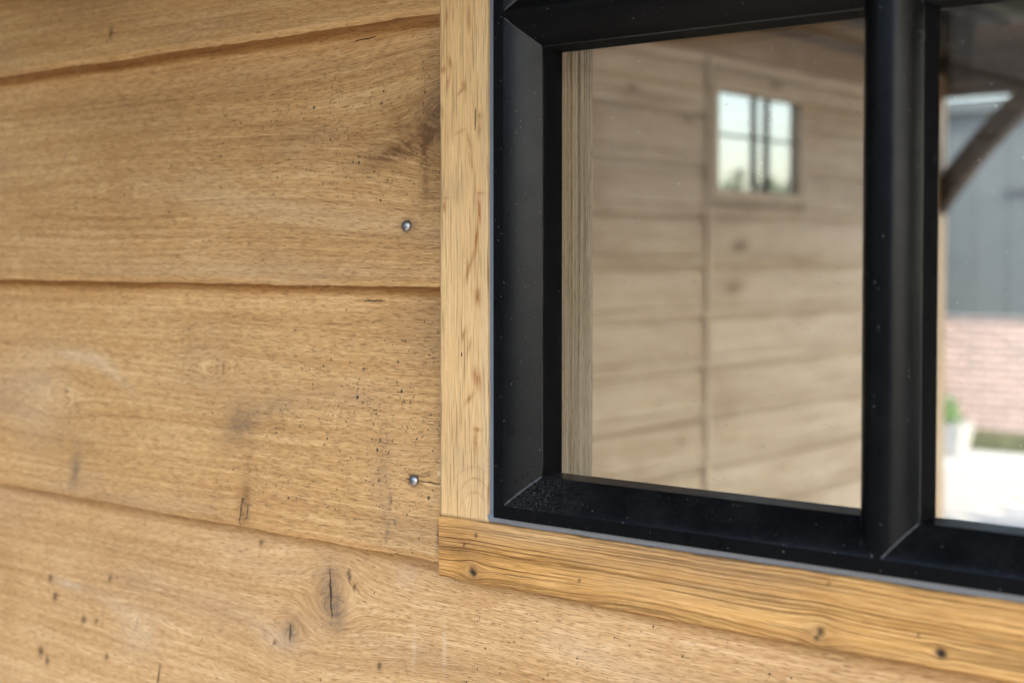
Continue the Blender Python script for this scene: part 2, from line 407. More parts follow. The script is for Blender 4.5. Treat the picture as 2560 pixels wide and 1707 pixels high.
def feats_b2(U, V, f):                                   # board between the two upper laps: big fuzzy knot at the casing
    f['dark'] += 0.85*gauss(U, V, .030, 1.706, .028, .024, -.25) + .30*gauss(U, V, -.004, 1.696, .036, .020, -.3) \
        + .22*gauss(U, V, -.020, 1.702, .050, .024, -.15) + .50*gauss(U, V, -.032, 1.676, .034, .008, .25) + .7*gauss(U, V, -.0028, 1.624, .0075, .0065) + .55*gauss(U, V, .010, 1.668, .004, .022, .12) + .34*gauss(U, V, .016, 1.650, .014, .030) + .22*gauss(U, V, -.02, 1.682, .030, .010, .2) \
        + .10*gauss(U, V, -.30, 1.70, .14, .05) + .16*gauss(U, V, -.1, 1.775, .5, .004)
    f['grey'] += .55*gauss(U, V, .030, 1.715, .020, .020) + .22*gauss(U, V, -.40, 1.735, .12, .020, -.1) + .22*gauss(U, V, -.12, 1.752, .2, .012)
    f['speck'] += .34*gauss(U, V, -.075, 1.707, .095, .026, .12) + .16*gauss(U, V, -.16, 1.695, .16, .045) + .18*gauss(U, V, -.04, 1.66, .07, .02) + .045 + .10*gauss(U, V, .0, 1.75, .05, .03)
    f['white'] += .22*gauss(U, V, -.15, 1.640, .16, .010, -.12) + .15*gauss(U, V, -.2, 1.590, .2, .008)
def feats_b3(U, V, f):
    f['speck'] += .34*gauss(U, V, .015, 1.540, .035, .016) + .40*gauss(U, V, -.012, 1.475, .050, .028, -.4) + .30*gauss(U, V, -.030, 1.440, .018, .045, .15) \
        + .22*gauss(U, V, -.10, 1.475, .11, .05) + .07 + .24*gauss(U, V, -.27, 1.535, .035, .025, .5) + .20*gauss(U, V, -.005, 1.405, .035, .028) + .12*gauss(U, V, -.20, 1.43, .15, .03)
    f['grey'] += .75*gauss(U, V, -.200, 1.462, .020, .016, .5) + .40*gauss(U, V, -.160, 1.478, .035, .009, .35) + .32*gauss(U, V, -.03, 1.435, .010, .04, .1) \
        + .9*gauss(U, V, -.425, 1.404, .008, .018, -.1) + .35*gauss(U, V, .0, 1.395, .04, .014) + .22*gauss(U, V, .005, 1.54, .035, .02)
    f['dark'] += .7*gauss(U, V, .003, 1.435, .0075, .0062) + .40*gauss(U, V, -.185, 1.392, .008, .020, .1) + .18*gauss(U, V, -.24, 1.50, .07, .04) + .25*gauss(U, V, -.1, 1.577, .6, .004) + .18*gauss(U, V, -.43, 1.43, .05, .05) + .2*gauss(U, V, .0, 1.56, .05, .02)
    f['white'] += .50*gauss(U, V, -.435, 1.508, .040, .006, -.10) + .42*gauss(U, V, -.385, 1.497, .035, .006, -.45) + .25*gauss(U, V, -.50, 1.47, .05, .05)
    f['black'] += .8*gauss(U, V, .0315, 1.400, .0020, .010)
    for z in (1.421, 1.417, 1.412, 1.401, 1.394, 1.388): f['grey'] += .9*gauss(U, V, -.0205, z, .0016, .0022)
    for z in (1.413, 1.404, 1.401): f['grey'] += .9*gauss(U, V, -.0135, z, .0016, .0018)
    f['dark'] += .30*gauss(U, V, -.184, 1.405, .006, .03)
def feats_b4(U, V, f):
    f['grey'] += 1.0*gauss(U, V, -.100, 1.334, .0115, .020, .12) + .8*gauss(U, V, -.088, 1.318, .009, .012) + 1.0*gauss(U, V, -.142, 1.296, .0075, .008) + .25*gauss(U, V, .02, 1.30, .05, .01)
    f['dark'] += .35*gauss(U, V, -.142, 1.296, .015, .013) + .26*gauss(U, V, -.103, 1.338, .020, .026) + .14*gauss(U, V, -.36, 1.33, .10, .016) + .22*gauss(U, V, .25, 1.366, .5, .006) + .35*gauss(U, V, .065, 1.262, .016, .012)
    f['white'] += .75*gauss(U, V, -.455, 1.290, .024, .0028, -.04) + .28*gauss(U, V, -.38, 1.283, .04, .008, -.2) + .35*gauss(U, V, -.16, 1.288, .028, .010, -.2) \
        + .55*gauss(U, V, .025, 1.312, .0016, .018, .1) + .45*gauss(U, V, -.005, 1.305, .0014, .016, .06) + .35*gauss(U, V, -.34, 1.262, .03, .02) + .35*gauss(U, V, -.02, 1.358, .012, .010) + .25*gauss(U, V, .15, 1.33, .04, .01, -.1)
    f['speck'] += .035 + .10*gauss(U, V, -.48, 1.26, .03, .05) + .09*gauss(U, V, .25, 1.30, .25, .05)
    for (a, b, s) in ((-.082, 1.352, .0022), (-.074, 1.342, .0018), (-.080, 1.348, .0016), (-.160, 1.285, .0016), (-.188, 1.362, .002), (-.04, 1.287, .0022), (-.04, 1.262, .002),
                      (-.485, 1.292, .003), (-.475, 1.276, .0035), (-.425, 1.262, .0030), (-.49, 1.222, .0040), (-.478, 1.215, .0035), (-.39, 1.305, .0022), (-.385, 1.235, .0025), (-.405, 1.264, .002)):
        f['black'] += .9*gauss(U, V, a, b, s, s*1.15)
def feats_gen(U, V, f):
    f['speck'] += .07; f['dark'] += .10*(n2(U, V, 77, 4, 11) > .3)
def feats_b1(U, V, f):
    f['speck'] += .06 + .1*gauss(U, V, -.45, 1.85, .1, .03); f['grey'] += .30*gauss(U, V, -.40, 1.83, .10, .02)
    f['black'] += .7*gauss(U, V, -.365, 1.802, .0025, .006)

KN = {2: ((.034, 1.698, .034, 1.6), (-.35, 1.66, .010, 3.0)), 3: ((-.24, 1.508, .010, 2.2), (-.19, 1.392, .006, 1.0), (-.46, 1.47, .016, 2.5), (.03, 1.44, .008, 2.5)),
      4: ((-.098, 1.332, .025, 1.25), (-.142, 1.296, .014, 1.3), (-.33, 1.272, .010, 2.6), (.066, 1.262, .012, 1.3), (.30, 1.27, .010, 2.4)), 1: ((-.2, 1.86, .012, 2.0),)}
CR = {3: ((-.190, 1.378, -.1875, 1.402, .0007), (-.181, 1.386, -.180, 1.398, .0004), (.006, 1.4352, .034, 1.4345, .0001), (-.006, 1.4356, .002, 1.4352, .0003), (-.066, 1.5672, -.042, 1.5672, .0004)),
      4: ((-.0955, 1.314, -.1035, 1.352, .0009), (-.1415, 1.289, -.1425, 1.303, .0006), (.0575, 1.252, .0550, 1.266, .0006), (-.308, 1.215, -.306, 1.243, .0008)),
      2: ((-.075, 1.7692, -.052, 1.7705, .0004),), 1: ()}
BMAT = {}
for k in (1, 2, 3, 4):
    _t = {1: (.96, .96, .96), 2: (.97, .965, .95), 3: (1.03, 1.02, 1.0), 4: (1.0, 1.01, 1.06)}[k]
    BMAT[k] = wood(f'oak_weatherboard_{k}', 'X', 'Z', [(p, tuple(a*b for a, b in zip(c, _t))) for p, c in PAL_WALL], 20.0 + 5.3*k, hero=True, cracks=CR[k], rings_s=260, fib_s=(90, 1350), bumpd=.0004)
BGEN = wood('oak_weatherboard_plain', 'X', 'Z', PAL_WALL, 55.0, hero=True, bumpd=.0005)
board_of = {}
for i in range(len(LAPS)-1):
    z0, z1 = LAPS[i], LAPS[i+1]
    near = 1.15 < z0 < 1.80
    if z0 >= 1.45:       idx = 3 if abs(z0-1.3785) < .01 else (2 if abs(z0-1.579) < .01 else (1 if abs(z0-1.7765) < .01 else 0))
    else:                idx = 4 if abs(z0-1.1795) < .01 else 0
    if abs(z0-1.3785) < .01: idx = 3
    if abs(z0-1.579) < .01: idx = 2
    rows = lap_rows(z0, z1, dense=.002 if idx else .03)
    mt = BMAT.get(idx, BGEN); ff = {1: feats_b1, 2: feats_b2, 3: feats_b3, 4: feats_b4, 0: feats_gen}[idx]
    if z1 > 1.40 and z0 < WIN_T - .02:                   # cut by the window
        segs = [(WX0, .052, True), (CAS_R-.016, WX1, False)]
    else:
        segs = [(WX0, WX1, True)]
    for (a, b, hero) in segs:
        if idx and hero: cols = span(a, b, -.66, .052 if b < .1 else .62)
        else: cols = list(np.linspace(a, b, 30))
        o = swept('board', cols, rows, 'X', mt if hero else BGEN, WALL, ff if hero else feats_gen, 100+i*11, .0010, .0007, KN.get(idx, ()), 19)
        if hero: board_of[i] = o
        if hero and idx in (2, 3): board_of['h%d' % idx] = o
# torn fibres hanging under one lap
tv = []
for q in range(26):
    x = -.118 + random.random()*.034; z = 1.5795 + random.random()*.003; l = .003 + random.random()*.004; a = random.uniform(-1.1, 1.1)
    y = -.0175 - random.random()*.002
    ex, ez = x + l*sin(a), z - l*.6*abs(cos(a)); wd = .0004
    v = [(x-wd, y, z), (x+wd, y, z), (ex+wd*.4, y-.001, ez), (ex-wd*.4, y-.001, ez), (x, y-.0006, z), (ex, y-.0016, ez)]
    tv.append((v, [(0, 1, 2, 3), (0, 3, 5, 4), (1, 4, 5, 2)]))
tf = mesh('torn_fibres', *merge(tv)); tfo = link('torn_fibre', tf, simple('pale_torn_fibre', (.55, .38, .19), .8), board_of['h2'])
tfo['kind'] = 'stuff'

# domed nail heads
def dome(r, h, seg=20, rings=6):
    V, F = [(0, 0, -h)], []
    for k in range(1, rings+1):
        t = k/rings*pi/2
        for s in range(seg): V.append((r*sin(t)*cos(2*pi*s/seg), -h*cos(t), r*sin(t)*sin(2*pi*s/seg)))
    V[0] = (0, -h, 0)
    for s in range(seg): F.append((0, 1+s, 1+(s+1) % seg))
    for k in range(rings-1):
        a = 1+k*seg; b = a+seg
        for s in range(seg): F.append((a+s, b+s, b+(s+1) % seg, a+(s+1) % seg))
    a = 1+(rings-1)*seg; n = len(V)                      # short shank edge into the wood
    for s in range(seg): V.append((r*.98*cos(2*pi*s/seg), .002, r*.98*sin(2*pi*s/seg)))
    for s in range(seg): F.append((a+s, n+s, n+(s+1) % seg, a+(s+1) % seg))
    return V, F
nv, nf_ = dome(.0043, .0026)
nme = mesh('nail', nv, [f[::-1] for f in nf_], 60)
for hb, (x, y, z) in (('h2', (-.0028, -.0224, 1.6240)), ('h3', (.0030, -.0212, 1.4350))):
    o = link('nail', nme, M['nail'], board_of[hb]); o.location = (x, y, z); o.rotation_euler = (radians(-4), random.uniform(-.2, .2), 0)
for z0 in LAPS[:-1]:                                     # the same nails elsewhere along the wall
    for x in (-.60-.35, -1.55):
        i = LAPS.index(z0)
        if z0 < 1.0: continue
        o = link('nail', nme, M['nail'], board_of[i]); o.location = (x, -.0208, z0+.05)

# sheathing behind the boards with the window opening cut out
def ring_box(name, x0, x1, z0, z1, hx0, hx1, hz0, hz1, y0, y1, mat, parent):
    parts = [box_data((x0, y0, z0), (hx0, y1, z1)), box_data((hx1, y0, z0), (x1, y1, z1)),
             box_data((hx0, y0, z0), (hx1, y1, hz0)), box_data((hx0, y0, hz1), (hx1, y1, z1))]
    me = mesh(name, *merge(parts)); shift(me, parent); return link(name, me, mat, parent)
ring_box('sheathing', WX0, WX1, .02, 2.42, .088, CAS_R-.04, 1.412, WIN_T-.04, .0125, .069, M['in'], WALL)

# ------------------------------------------------------------------ oak casing round the window
CAS = thing('window_casing', 'pale oak casing strips framing the black steel window', 'casing', (CAS_L, -.02, 1.369))
trim_m = wood('casing_upright_oak', 'Z', 'X', PAL_TRIM, 71.0, hero=True, band=.35, ring=.45, fib=.6, rings_s=700, fib_s=(60, 1300), bumpd=.0004, pores=(26, 1050, .50), warp=.003, darkcol=(.38, .155, .045),
              cracks=((1.690, .0700, 1.706, .0702, .0003), (1.530, .0570, 1.533, .0570, .0005)))
sill_m = wood('casing_sill_oak', 'X', 'Z', PAL_SILL, 83.0, hero=True, band=.8, ring=.75, fib=.85, rings_s=700, fib_s=(60, 1300), ridge=.30, warm=.38, bumpd=.0005, warp=.002, rgs=760, pores=(14, 900, .42))
def rect_rows(a0, a1, y0, y1, r=.0022, dense=.0015):
    f = list(np.arange(a0+r+dense, a1-r, dense))
    rows = [(a0, y0+r), (a0+r*.3, y0+r*.3), (a0+r, y0)] + [(q, y0) for q in f] + [(a1-r, y0), (a1-r*.3, y0+r*.3), (a1, y0+r), (a1, y1), (a0, y1)]
    return rows
def feats_trim(U, V, f):                                 # here U is the height, V the X position
    for (x, z, sx, sz, r, a) in ((.0722, 1.573, .0022, .0058, 0, .95), (.0715, 1.515, .0030, .0080, .3, .9), (.0640, 1.500, .0045, .0016, .8, .8), (.0700, 1.470, .0016, .0080, 0, .8), (.0720, 1.479, .0030, .0014, 0, .8),
                                 (.0590, 1.546, .0010, .0050, -.3, .8), (.0640, 1.537, .0009, .0060, -.3, .7), (.0590, 1.722, .0008, .0035, 0, .8), (.0560, 1.718, .0030, .0009, .6, .8), (.0400, 1.735, .0022, .0022, .5, .8), (.0460, 1.740, .0016, .0045, .2, .7), (.0440, 1.725, .0012, .007, -.3, .6),
                                 (.0735, 1.6350, .0011, .0100, .10, .85), (.0708, 1.6130, .0011, .0120, -.12, .85), (.0640, 1.5930, .0010, .0110, -.38, .8), (.0745, 1.6455, .0026, .0010, 0, .7),
                                 (.0420, 1.643, .0022, .0011, 0, .6), (.0400, 1.637, .0007, .0040, 0, .6), (.0640, 1.770, .0009, .010, 0, .7), (.0430, 1.772, .0009, .008, -.2, .6), (.0560, 1.69, .0040, .0010, .3, .55), (.0640, 1.683, .0010, .0065, .3, .55), (.0660, 1.668, .0009, .008, .3, .5),
                                 (.0740, 1.700, .0016, .0030, 0, .7), (.0740, 1.690, .0009, .0050, 0, .6), (.0380, 1.705, .0010, .0040, 0, .7)):
        sx = max(sx, .0013)*1.25; f['dark'] += 1.2*a*np.exp(-(((V-x)*cos(r)+(U-z)*sin(r))/sx)**2 - ((-(V-x)*sin(r)+(U-z)*cos(r))/sz)**2)
    # arched growth lines near the foot
    for (z0, h, wv_, a) in ((1.432, .012, .016, .55), (1.424, .010, .013, .50), (1.442, .010, .020, .35)):
        arc = z0 + h*(1-((V-.070)/wv_)**2); f['dark'] += a*np.exp(-((U-arc)/.0008)**2)*np.exp(-((V-.068)/.018)**2)
    f['grey'] += .20*np.exp(-((U-1.455)/.02)**2) + .35*np.exp(-((V-CAS_L)/.0016)**2) + .25*np.exp(-((U-1.648)/.012)**2)*(V < .06)
    f['white'] += .25*np.exp(-((V-.078)/.002)**2)
    f['speck'] += .02
    f['black'] += .55*np.exp(-((U-1.414)/.0011)**2)
side = swept('side_casing', list(np.arange(1.4140, 1.80, .0012)) + list(np.arange(1.80, 1.86, .006)) + list(np.linspace(1.862, WIN_T, 10)), rect_rows(CAS_L, .0817, -.0285, .004, dense=.0007), 'Z', trim_m, CAS, feats_trim, 310, .0004, .0003, ((1.43, .062, .003, 2.0),))
def feats_sill(U, V, f):
    for (x, z, s) in ((.0665, 1.3780, .0034), (.0690, 1.3765, .0026), (.3395, 1.3795, .0032), (.3370, 1.3755, .0022), (.4130, 1.3795, .0036), (.4150, 1.3785, .003), (.0595, 1.3955, .0016), (.0705, 1.4035, .0016), (.1620, 1.3842, .0012), (.345, 1.4085, .0014), (.40, 1.387, .0012)):
        f['black'] += .95*gauss(U, V, x, z, s*.75, s*.75)
    for (x, z, sx, sz) in ((.0665, 1.3785, .010, .008), (.340, 1.379, .014, .010), (.052, 1.391, .018, .0035), (.054, 1.402, .012, .002), (.10, 1.372, .035, .003), (.19, 1.373, .05, .0028), (.155, 1.394, .03, .002), (.33, 1.370, .02, .003), (.30, 1.394, .03, .003)):
        f['dark'] += .42*gauss(U, V, x, z, sx, sz)
    f['dark'] += .55*np.exp(-((V-1.4143)/.0015)**2) + .30*np.exp(-((V-1.369)/.0016)**2)
    f['white'] += .2*gauss(U, V, .115, 1.408, .05, .004)
    f['speck'] += .012
sill = swept('bottom_casing', span(CAS_L, CAS_R, CAS_L, .62, .0016), rect_rows(1.3690, 1.4140, -.0290, .004), 'X', sill_m, CAS, feats_sill, 330, .0007, .0005,
             ((.0670, 1.3780, .0052, 1.3), (.3395, 1.379, .0055, 1.4), (.4135, 1.379, .0025, 1.2), (.22, 1.362, .010, 3.5)))
plain_z = wood('casing_plain_upright', 'Z', 'X', PAL_TRIM, 75.0)
plain_x = wood('casing_plain_head', 'X', 'Z', PAL_TRIM, 76.0)
box('side_casing', (CAS_R-.0465, -.0285, 1.4142), (CAS_R, .004, WIN_T), plain_z, CAS, .0012)
box('head_casing', (CAS_L, -.029, WIN_T+.0003), (CAS_R, .004, WIN_T+.046), plain_x, CAS, .0012)

# ------------------------------------------------------------------ black steel window
WIN = thing('steel_window', 'black steel casement window with several glass panes set in oak casing', 'window', (.0955, 0, 1.4222))
YF, YI, YG = -.036, -.0189, 0.0                          # ridge, inner edge of the bevel, glass
PX = [(.1223, .3605), (.3965, .6347), (.6707, .9089)]
PZ = [(1.4491, 1.7450), (1.7890, 1.9300)]
RX = [.0990, .3785, .6527, .9329+.0]                     # ridge lines (centres)
RX[0] = .1000; RX[3] = .9312
RZ = [1.4268, 1.7670, 1.9523]
HR = .0018                                               # half width of the flat ridge
def prof(t, e=1.6):
    """t 0 at the ridge, 1 at the inner edge: convex bevel -> (fraction across, Y)"""
    a = t
    k = t**e*(.62 if e < 2 else .90) + t*(.38 if e < 2 else .10)
    return a, YF + (YI-YF)*k
TS = [0, .04, .10, .18, .28, .40, .52, .64, .76, .86, .93, .975, 1.0]
def bevel(outer0, outer1, inner0, inner1, e=1.6, pane_y=YG):
    """strip from a ridge edge to the inner edge, then the ledge back to the glass; points are (x,z)"""
    V, F = [], []
    pts = [prof(t, e) for t in TS] + [(1.0, YI+.0015), (1.0, pane_y+.004)]
    n = len(pts)
    for (o, i) in ((outer0, inner0), (outer1, inner1)):
        for a, y in pts: V.append((o[0]+(i[0]-o[0])*a, y, o[1]+(i[1]-o[1])*a))
    for k in range(n-1): F.append((k, k+1, n+k+1, n+k))
    return V, F
def orient(V, F, ref):
    """make faces look away from the member's core line `ref` (towards -Y and outwards)"""
    out = []
    for f in F:
        p = [Vector(V[i]) for i in f]; c = sum(p, Vector())/len(p); nrm = (p[1]-p[0]).cross(p[2]-p[0])
        if nrm.length < 1e-12: nrm = (p[2]-p[1]).cross(p[-1]-p[1])
        out.append(f if nrm.dot(c-Vector((ref[0] if ref[0] is not None else c.x, .05, ref[1] if ref[1] is not None else c.z))) > 0 else f[::-1])
    return V, out
def flat(x0, x1, z0, z1, y=YF):
    return [(x0, y, z0), (x1, y, z0), (x1, y, z1), (x0, y, z1)], [(0, 1, 2, 3)]
def member(name, strips, ref):
    V, F = orient(*merge(strips), ref)
    me = mesh(name, V, F, 40); shift(me, WIN); o = link(name, me, M['steel'], WIN)
    if name != 'bottom_rail':                            # black glazing tape on the ledges next to the glass
        me.materials.append(M['gasket'])
        for p in me.polygons:
            if (abs(p.normal.x) > .98 or abs(p.normal.z) > .98) and p.center.y > YI+.001: p.material_index = 1
    return o
def cell(ix, iz):
    """ridge rectangle and pane rectangle of one pane"""
    o = (RX[ix]+HR, RX[ix+1]-HR, RZ[iz]+HR, RZ[iz+1]-HR); i = (*PX[ix], *PZ[iz]); return o, i
OUT = .0070
for iz in range(2):
    o, i = cell(0, iz)                                   # left jamb
    zb, zt = RZ[iz], RZ[iz+1]
    member('jamb', [bevel((o[0], o[2]), (o[0], o[3]), (i[0], i[2]), (i[0], i[3])), flat(RX[0]-OUT, RX[0]+HR, zb+HR if iz == 0 else zb+HR, zt-HR),
                    ([(RX[0]-OUT, YF, zb+HR), (RX[0]-OUT, YF, zt-HR), (RX[0]-OUT, .0, zt-HR), (RX[0]-OUT, .0, zb+HR)], [(0, 1, 2, 3)])], (RX[0]+.004, None))
    o, i = cell(2, iz)
    member('jamb', [bevel((o[1], o[2]), (o[1], o[3]), (i[1], i[2]), (i[1], i[3])), flat(RX[3]-HR, RX[3]+OUT, zb+HR, zt-HR),
                    ([(RX[3]+OUT, YF, zb+HR), (RX[3]+OUT, YF, zt-HR), (RX[3]+OUT, 0, zt-HR), (RX[3]+OUT, 0, zb+HR)], [(0, 1, 2, 3)])], (RX[3]-.004, None))
    for c in (0, 1):                                     # mullions
        oa, ia = cell(c, iz); ob, ib = cell(c+1, iz)
        member('mullion', [bevel((oa[1], oa[2]), (oa[1], oa[3]), (ia[1], ia[2]), (ia[1], ia[3]), 2.5), bevel((ob[0], ob[2]), (ob[0], ob[3]), (ib[0], ib[2]), (ib[0], ib[3]), 2.5),
                           flat(RX[c+1]-HR, RX[c+1]+HR, zb+HR, zt-HR)], (RX[c+1], None))
rails = []
s = []
for c in range(3):
    o, i = cell(c, 0); s.append(bevel((o[0], o[2]), (o[1], o[2]), (i[0], i[2]), (i[1], i[2])))
s += [flat(RX[0]-OUT, RX[3]+OUT, RZ[0]-OUT, RZ[0]+HR), ([(RX[0]-OUT, YF, RZ[0]-OUT), (RX[3]+OUT, YF, RZ[0]-OUT), (RX[3]+OUT, 0, RZ[0]-OUT), (RX[0]-OUT, 0, RZ[0]-OUT)], [(0, 1, 2, 3)])]
member('bottom_rail', s, (None, RZ[0]+.004))
s = []
for c in range(3):
    o, i = cell(c, 0); s.append(bevel((o[0], o[3]), (o[1], o[3]), (i[0], i[3]), (i[1], i[3])))
    o, i = cell(c, 1); s.append(bevel((o[0], o[2]), (o[1], o[2]), (i[0], i[2]), (i[1], i[2])))
s += [flat(RX[0]-OUT, RX[3]+OUT, RZ[1]-HR, RZ[1]+HR)]
member('glazing_bar', s, (None, RZ[1]))
s = []
for c in range(3):
    o, i = cell(c, 1); s.append(bevel((o[0], o[3]), (o[1], o[3]), (i[0], i[3]), (i[1], i[3])))
s += [flat(RX[0]-OUT, RX[3]+OUT, RZ[2]-HR, RZ[2]+OUT), ([(RX[0]-OUT, YF, RZ[2]+OUT), (RX[3]+OUT, YF, RZ[2]+OUT), (RX[3]+OUT, 0, RZ[2]+OUT), (RX[0]-OUT, 0, RZ[2]+OUT)], [(0, 1, 2, 3)])]
member('top_rail', s, (None, RZ[2]-.004))
# welded mitre seams of the panes in view
def seam(o, i, r=.0011):
    pts = []
    for t in np.linspace(.02, 1, 26):
        a, y = prof(t); pts.append(Vector((o[0]+(i[0]-o[0])*a, y + r*.45, o[1]+(i[1]-o[1])*a)))
    V, F = [], []; sg = 8
    for k, p in enumerate(pts):
        d = (pts[min(k+1, len(pts)-1)]-pts[max(k-1, 0)]).normalized(); a = d.cross(Vector((0, 1, 0))).normalized(); b = d.cross(a)
        rr = r*(1 + .22*random.uniform(-1, 1)) * (.5 if k in (0, len(pts)-1) else 1)
        for q in range(sg): V.append(p + (a*cos(2*pi*q/sg) + b*sin(2*pi*q/sg))*rr)
    for k in range(len(pts)-1):
        for q in range(sg): F.append((k*sg+q, k*sg+(q+1) % sg, (k+1)*sg+(q+1) % sg, (k+1)*sg+q))
    return V, F
weld_m = simple('dusty_black_weld', (.030, .032, .034), .5, 800, .5, .0002)
for c in range(3):
    for iz in range(2):
        o, i = cell(c, iz)
        for (a, b) in ((0, 2), (1, 2), (0, 3), (1, 3)):
            me = mesh('weld_seam', *seam((o[a], o[b]), (i[a], i[b]), .0012 if b == 2 else .0007), 60); shift(me, WIN); link('weld_seam', me, weld_m, WIN)
# panes (double glazing) and black edge spacer
for c in range(3):
    for iz in range(2):
        x0, x1 = PX[c]; z0, z1 = PZ[iz]
        for y in (YG, YG+.016):
            box('pane', (x0-.008 if y == YG else x0-.022, y, z0-.008), (x1+.008, y+.004, z1+.008), M['glass'], WIN)
        parts = [box_data((x0-.017, YG+.0045, z0-.006), (x0-.0125, YG+.0155, z1+.006)), box_data((x1+.0005, YG+.0045, z0-.006), (x1+.006, YG+.0155, z1+.006)),
                 box_data((x0-.0124, YG+.0045, z0-.006), (x1+.0004, YG+.0155, z0-.0035)), box_data((x0-.0124, YG+.0045, z1+.0005), (x1+.0004, YG+.0155, z1+.006))]
        me = mesh('spacer', *merge(parts)); shift(me, WIN); link('spacer', me, M['gasket'], WIN)
# inner half of the frame, behind the glass
parts = []
y0, y1 = YG+.0205, YG+.042
for xa, xb in ((.3625, .3735), (.6367, .6477), (.9122, .9300)):
    parts.append(box_data((xa, y0, 1.4225), (xb, y1, 1.9565)))
me = mesh('inner_frame', *merge(parts)); shift(me, WIN); link('inner_frame', me, M['steel'], WIN)
parts = []
for za, zb in ((1.4225, 1.4400), (1.7500, 1.7840), (1.9340, 1.9565)):
    for xa, xb in ((.1005, .3623), (.3737, .6365), (.6479, .9120)): parts.append(box_data((xa, y0, za), (xb, y1, zb)))
me = mesh('inner_rail', *merge(parts)); shift(me, WIN); link('inner_rail', me, M['steel'], WIN)
# grey sealant bead between casing and steel
def bead(name, a, b, vert, seed):
    st = np.arange(a, b, .004); V, F = [], []; sg = 7
    for k, q in enumerate(st):
        jit = float(n1(np.array([q]), seed, 60)[0])*.0004
        for j in range(sg):
            t = j/(sg-1)                                  # across the bead, slightly concave
            yy = -.0262 + .0015*abs(2*t-1)*(1 if t < .5 else -1)*-1 + jit
            if vert: V.append((vert[0] + (vert[1]-vert[0])*t, yy, q))
            else: V.append((q, yy, 0))
    return V, F, st, sg
def bead_mesh(a, b, lo, hi, axis, ya, yb, seed):
    st = list(np.arange(a, b, .004)) + [b]; V, F = [], []; sg = 6
    for q in st:
        e = float(n1(np.array([q]), seed, 45)[0])*.0003 + float(n1(np.array([q]), seed+1, 140)[0])*.00012
        for j in range(sg):
            t = j/(sg-1); w_ = lo + e*(1-t) + (hi-lo)*t; y = ya + (yb-ya)*t - .0008*sin(pi*t)
            V.append((w_, y, q) if axis == 'Z' else (q, y, w_))
    for k in range(len(st)-1):
        for j in range(sg-1): F.append((k*sg+j, k*sg+j+1, (k+1)*sg+j+1, (k+1)*sg+j))
    return orient(V, F, (None, None))
for nm, args in (('sealant_bead', (1.4135, 1.968, .0812, .0932, 'Z', -.0262, -.0246, 5)), ('sealant_bead', (.0817, .999, 1.4142, 1.4200, 'X', -.0270, -.0290, 8))):
    me = mesh(nm, *bead_mesh(*args), 60); shift(me, WIN); link(nm, me, M['seal'], WIN)
me = mesh('sealant_bead', *bead_mesh(1.4135, 1.968, .9990, .9355, 'Z', -.0242, -.0300, 15), 60); shift(me, WIN); link('sealant_bead', me, M['seal'], WIN)
me = mesh('sealant_bead', *bead_mesh(.0817, .999, WIN_T+.001, 1.9565, 'X', -.0242, -.0300, 18), 60); shift(me, WIN); link('sealant_bead', me, M['seal'], WIN)

# oak lining of the window opening, seen through the glass
LIN = thing('window_lining', 'ribbed oak lining of the window opening seen through the glass', 'lining', (.0, .05, 1.42))
def ribbed(name, x, ya, yb, za, zb):
    ys = np.linspace(ya, yb, 60); V, F = [], []
    for k, y in enumerate(ys):
        dx = float(n1(np.array([y]), 91, 420)[0])*.0007
        for z in (za, zb): V.append((x+dx, y, z))
    for k in range(len(ys)-1): F.append((2*k, 2*k+2, 2*k+3, 2*k+1))
    n = len(V); V += [(x-.012, ya, za), (x-.012, ya, zb), (x-.012, yb, za), (x-.012, yb, zb)]
    e = 2*len(ys)-2
    F += [(n, n+1, n+3, n+2)[::-1], (0, 1, n+1, n), (e, n+2, n+3, e+1), (0, n, n+2) + tuple(range(e, 0, -2)), (1,)+tuple(range(3, e+2, 2)) + (n+3, n+1)]
    me = mesh(name, V, F); shift(me, LIN); return link(name, me, M['rev'], LIN)
ribbed('side_lining', .1000, .0205, .0715, 1.4122, 1.968)
box('side_lining', (.9313, .0430, 1.4122), (.9433, .0715, 1.968), M['rev'], LIN)
box('bottom_lining', (.1004, .0430, 1.4002), (.9310, .0715, 1.4120), plain_x, LIN)
box('top_lining', (.1004, .0430, 1.9682), (.9310, .0715, 1.9802), plain_x, LIN)

# ------------------------------------------------------------------ the open barn behind the glass
IX = -2.2
INW = thing('inner_wall', 'pale horizontal boards of the barn side wall, blurred behind the glass', 'wall', (IX, .1, 0))
pitch = .1935; zs = [.992 + pitch*k for k in range(-5, 9)]
WY0, WY1, WZ0, WZ1 = 4.02, 4.68, 1.865, 2.250
def in_board(z0, z1, ya, yb, seed):
    r = np.random.default_rng(seed); n = 14; V, F = [], []
    prof_ = [(IX-.012, z1+.010), (IX-.012, z1-.019), (IX+.008, z1-.0195), (IX+.0155, z0+.040), (IX+.006, z0+.037), (IX+.007, z0+.033), (IX+.0165, z0+.030), (IX+.018, z0+.009), (IX+.010, z0), (IX-.008, z0), (IX-.020, z1+.010)]
    for k in range(n):
        y = ya + (yb-ya)*k/(n-1); j = r.uniform(-.003, .003)
        for (x, z) in prof_: V.append((x, y, z + (j if z < z0+.02 else 0)))
    m_ = len(prof_)
    for k in range(n-1):
        for q in range(m_): F.append((k*m_+q, k*m_+(q+1) % m_, (k+1)*m_+(q+1) % m_, (k+1)*m_+q))
    F += [tuple(range(m_))[::-1], tuple(range((n-1)*m_, n*m_))]
    me = mesh('board', V, F); shift(me, INW); link('board', me, M['in'], INW)
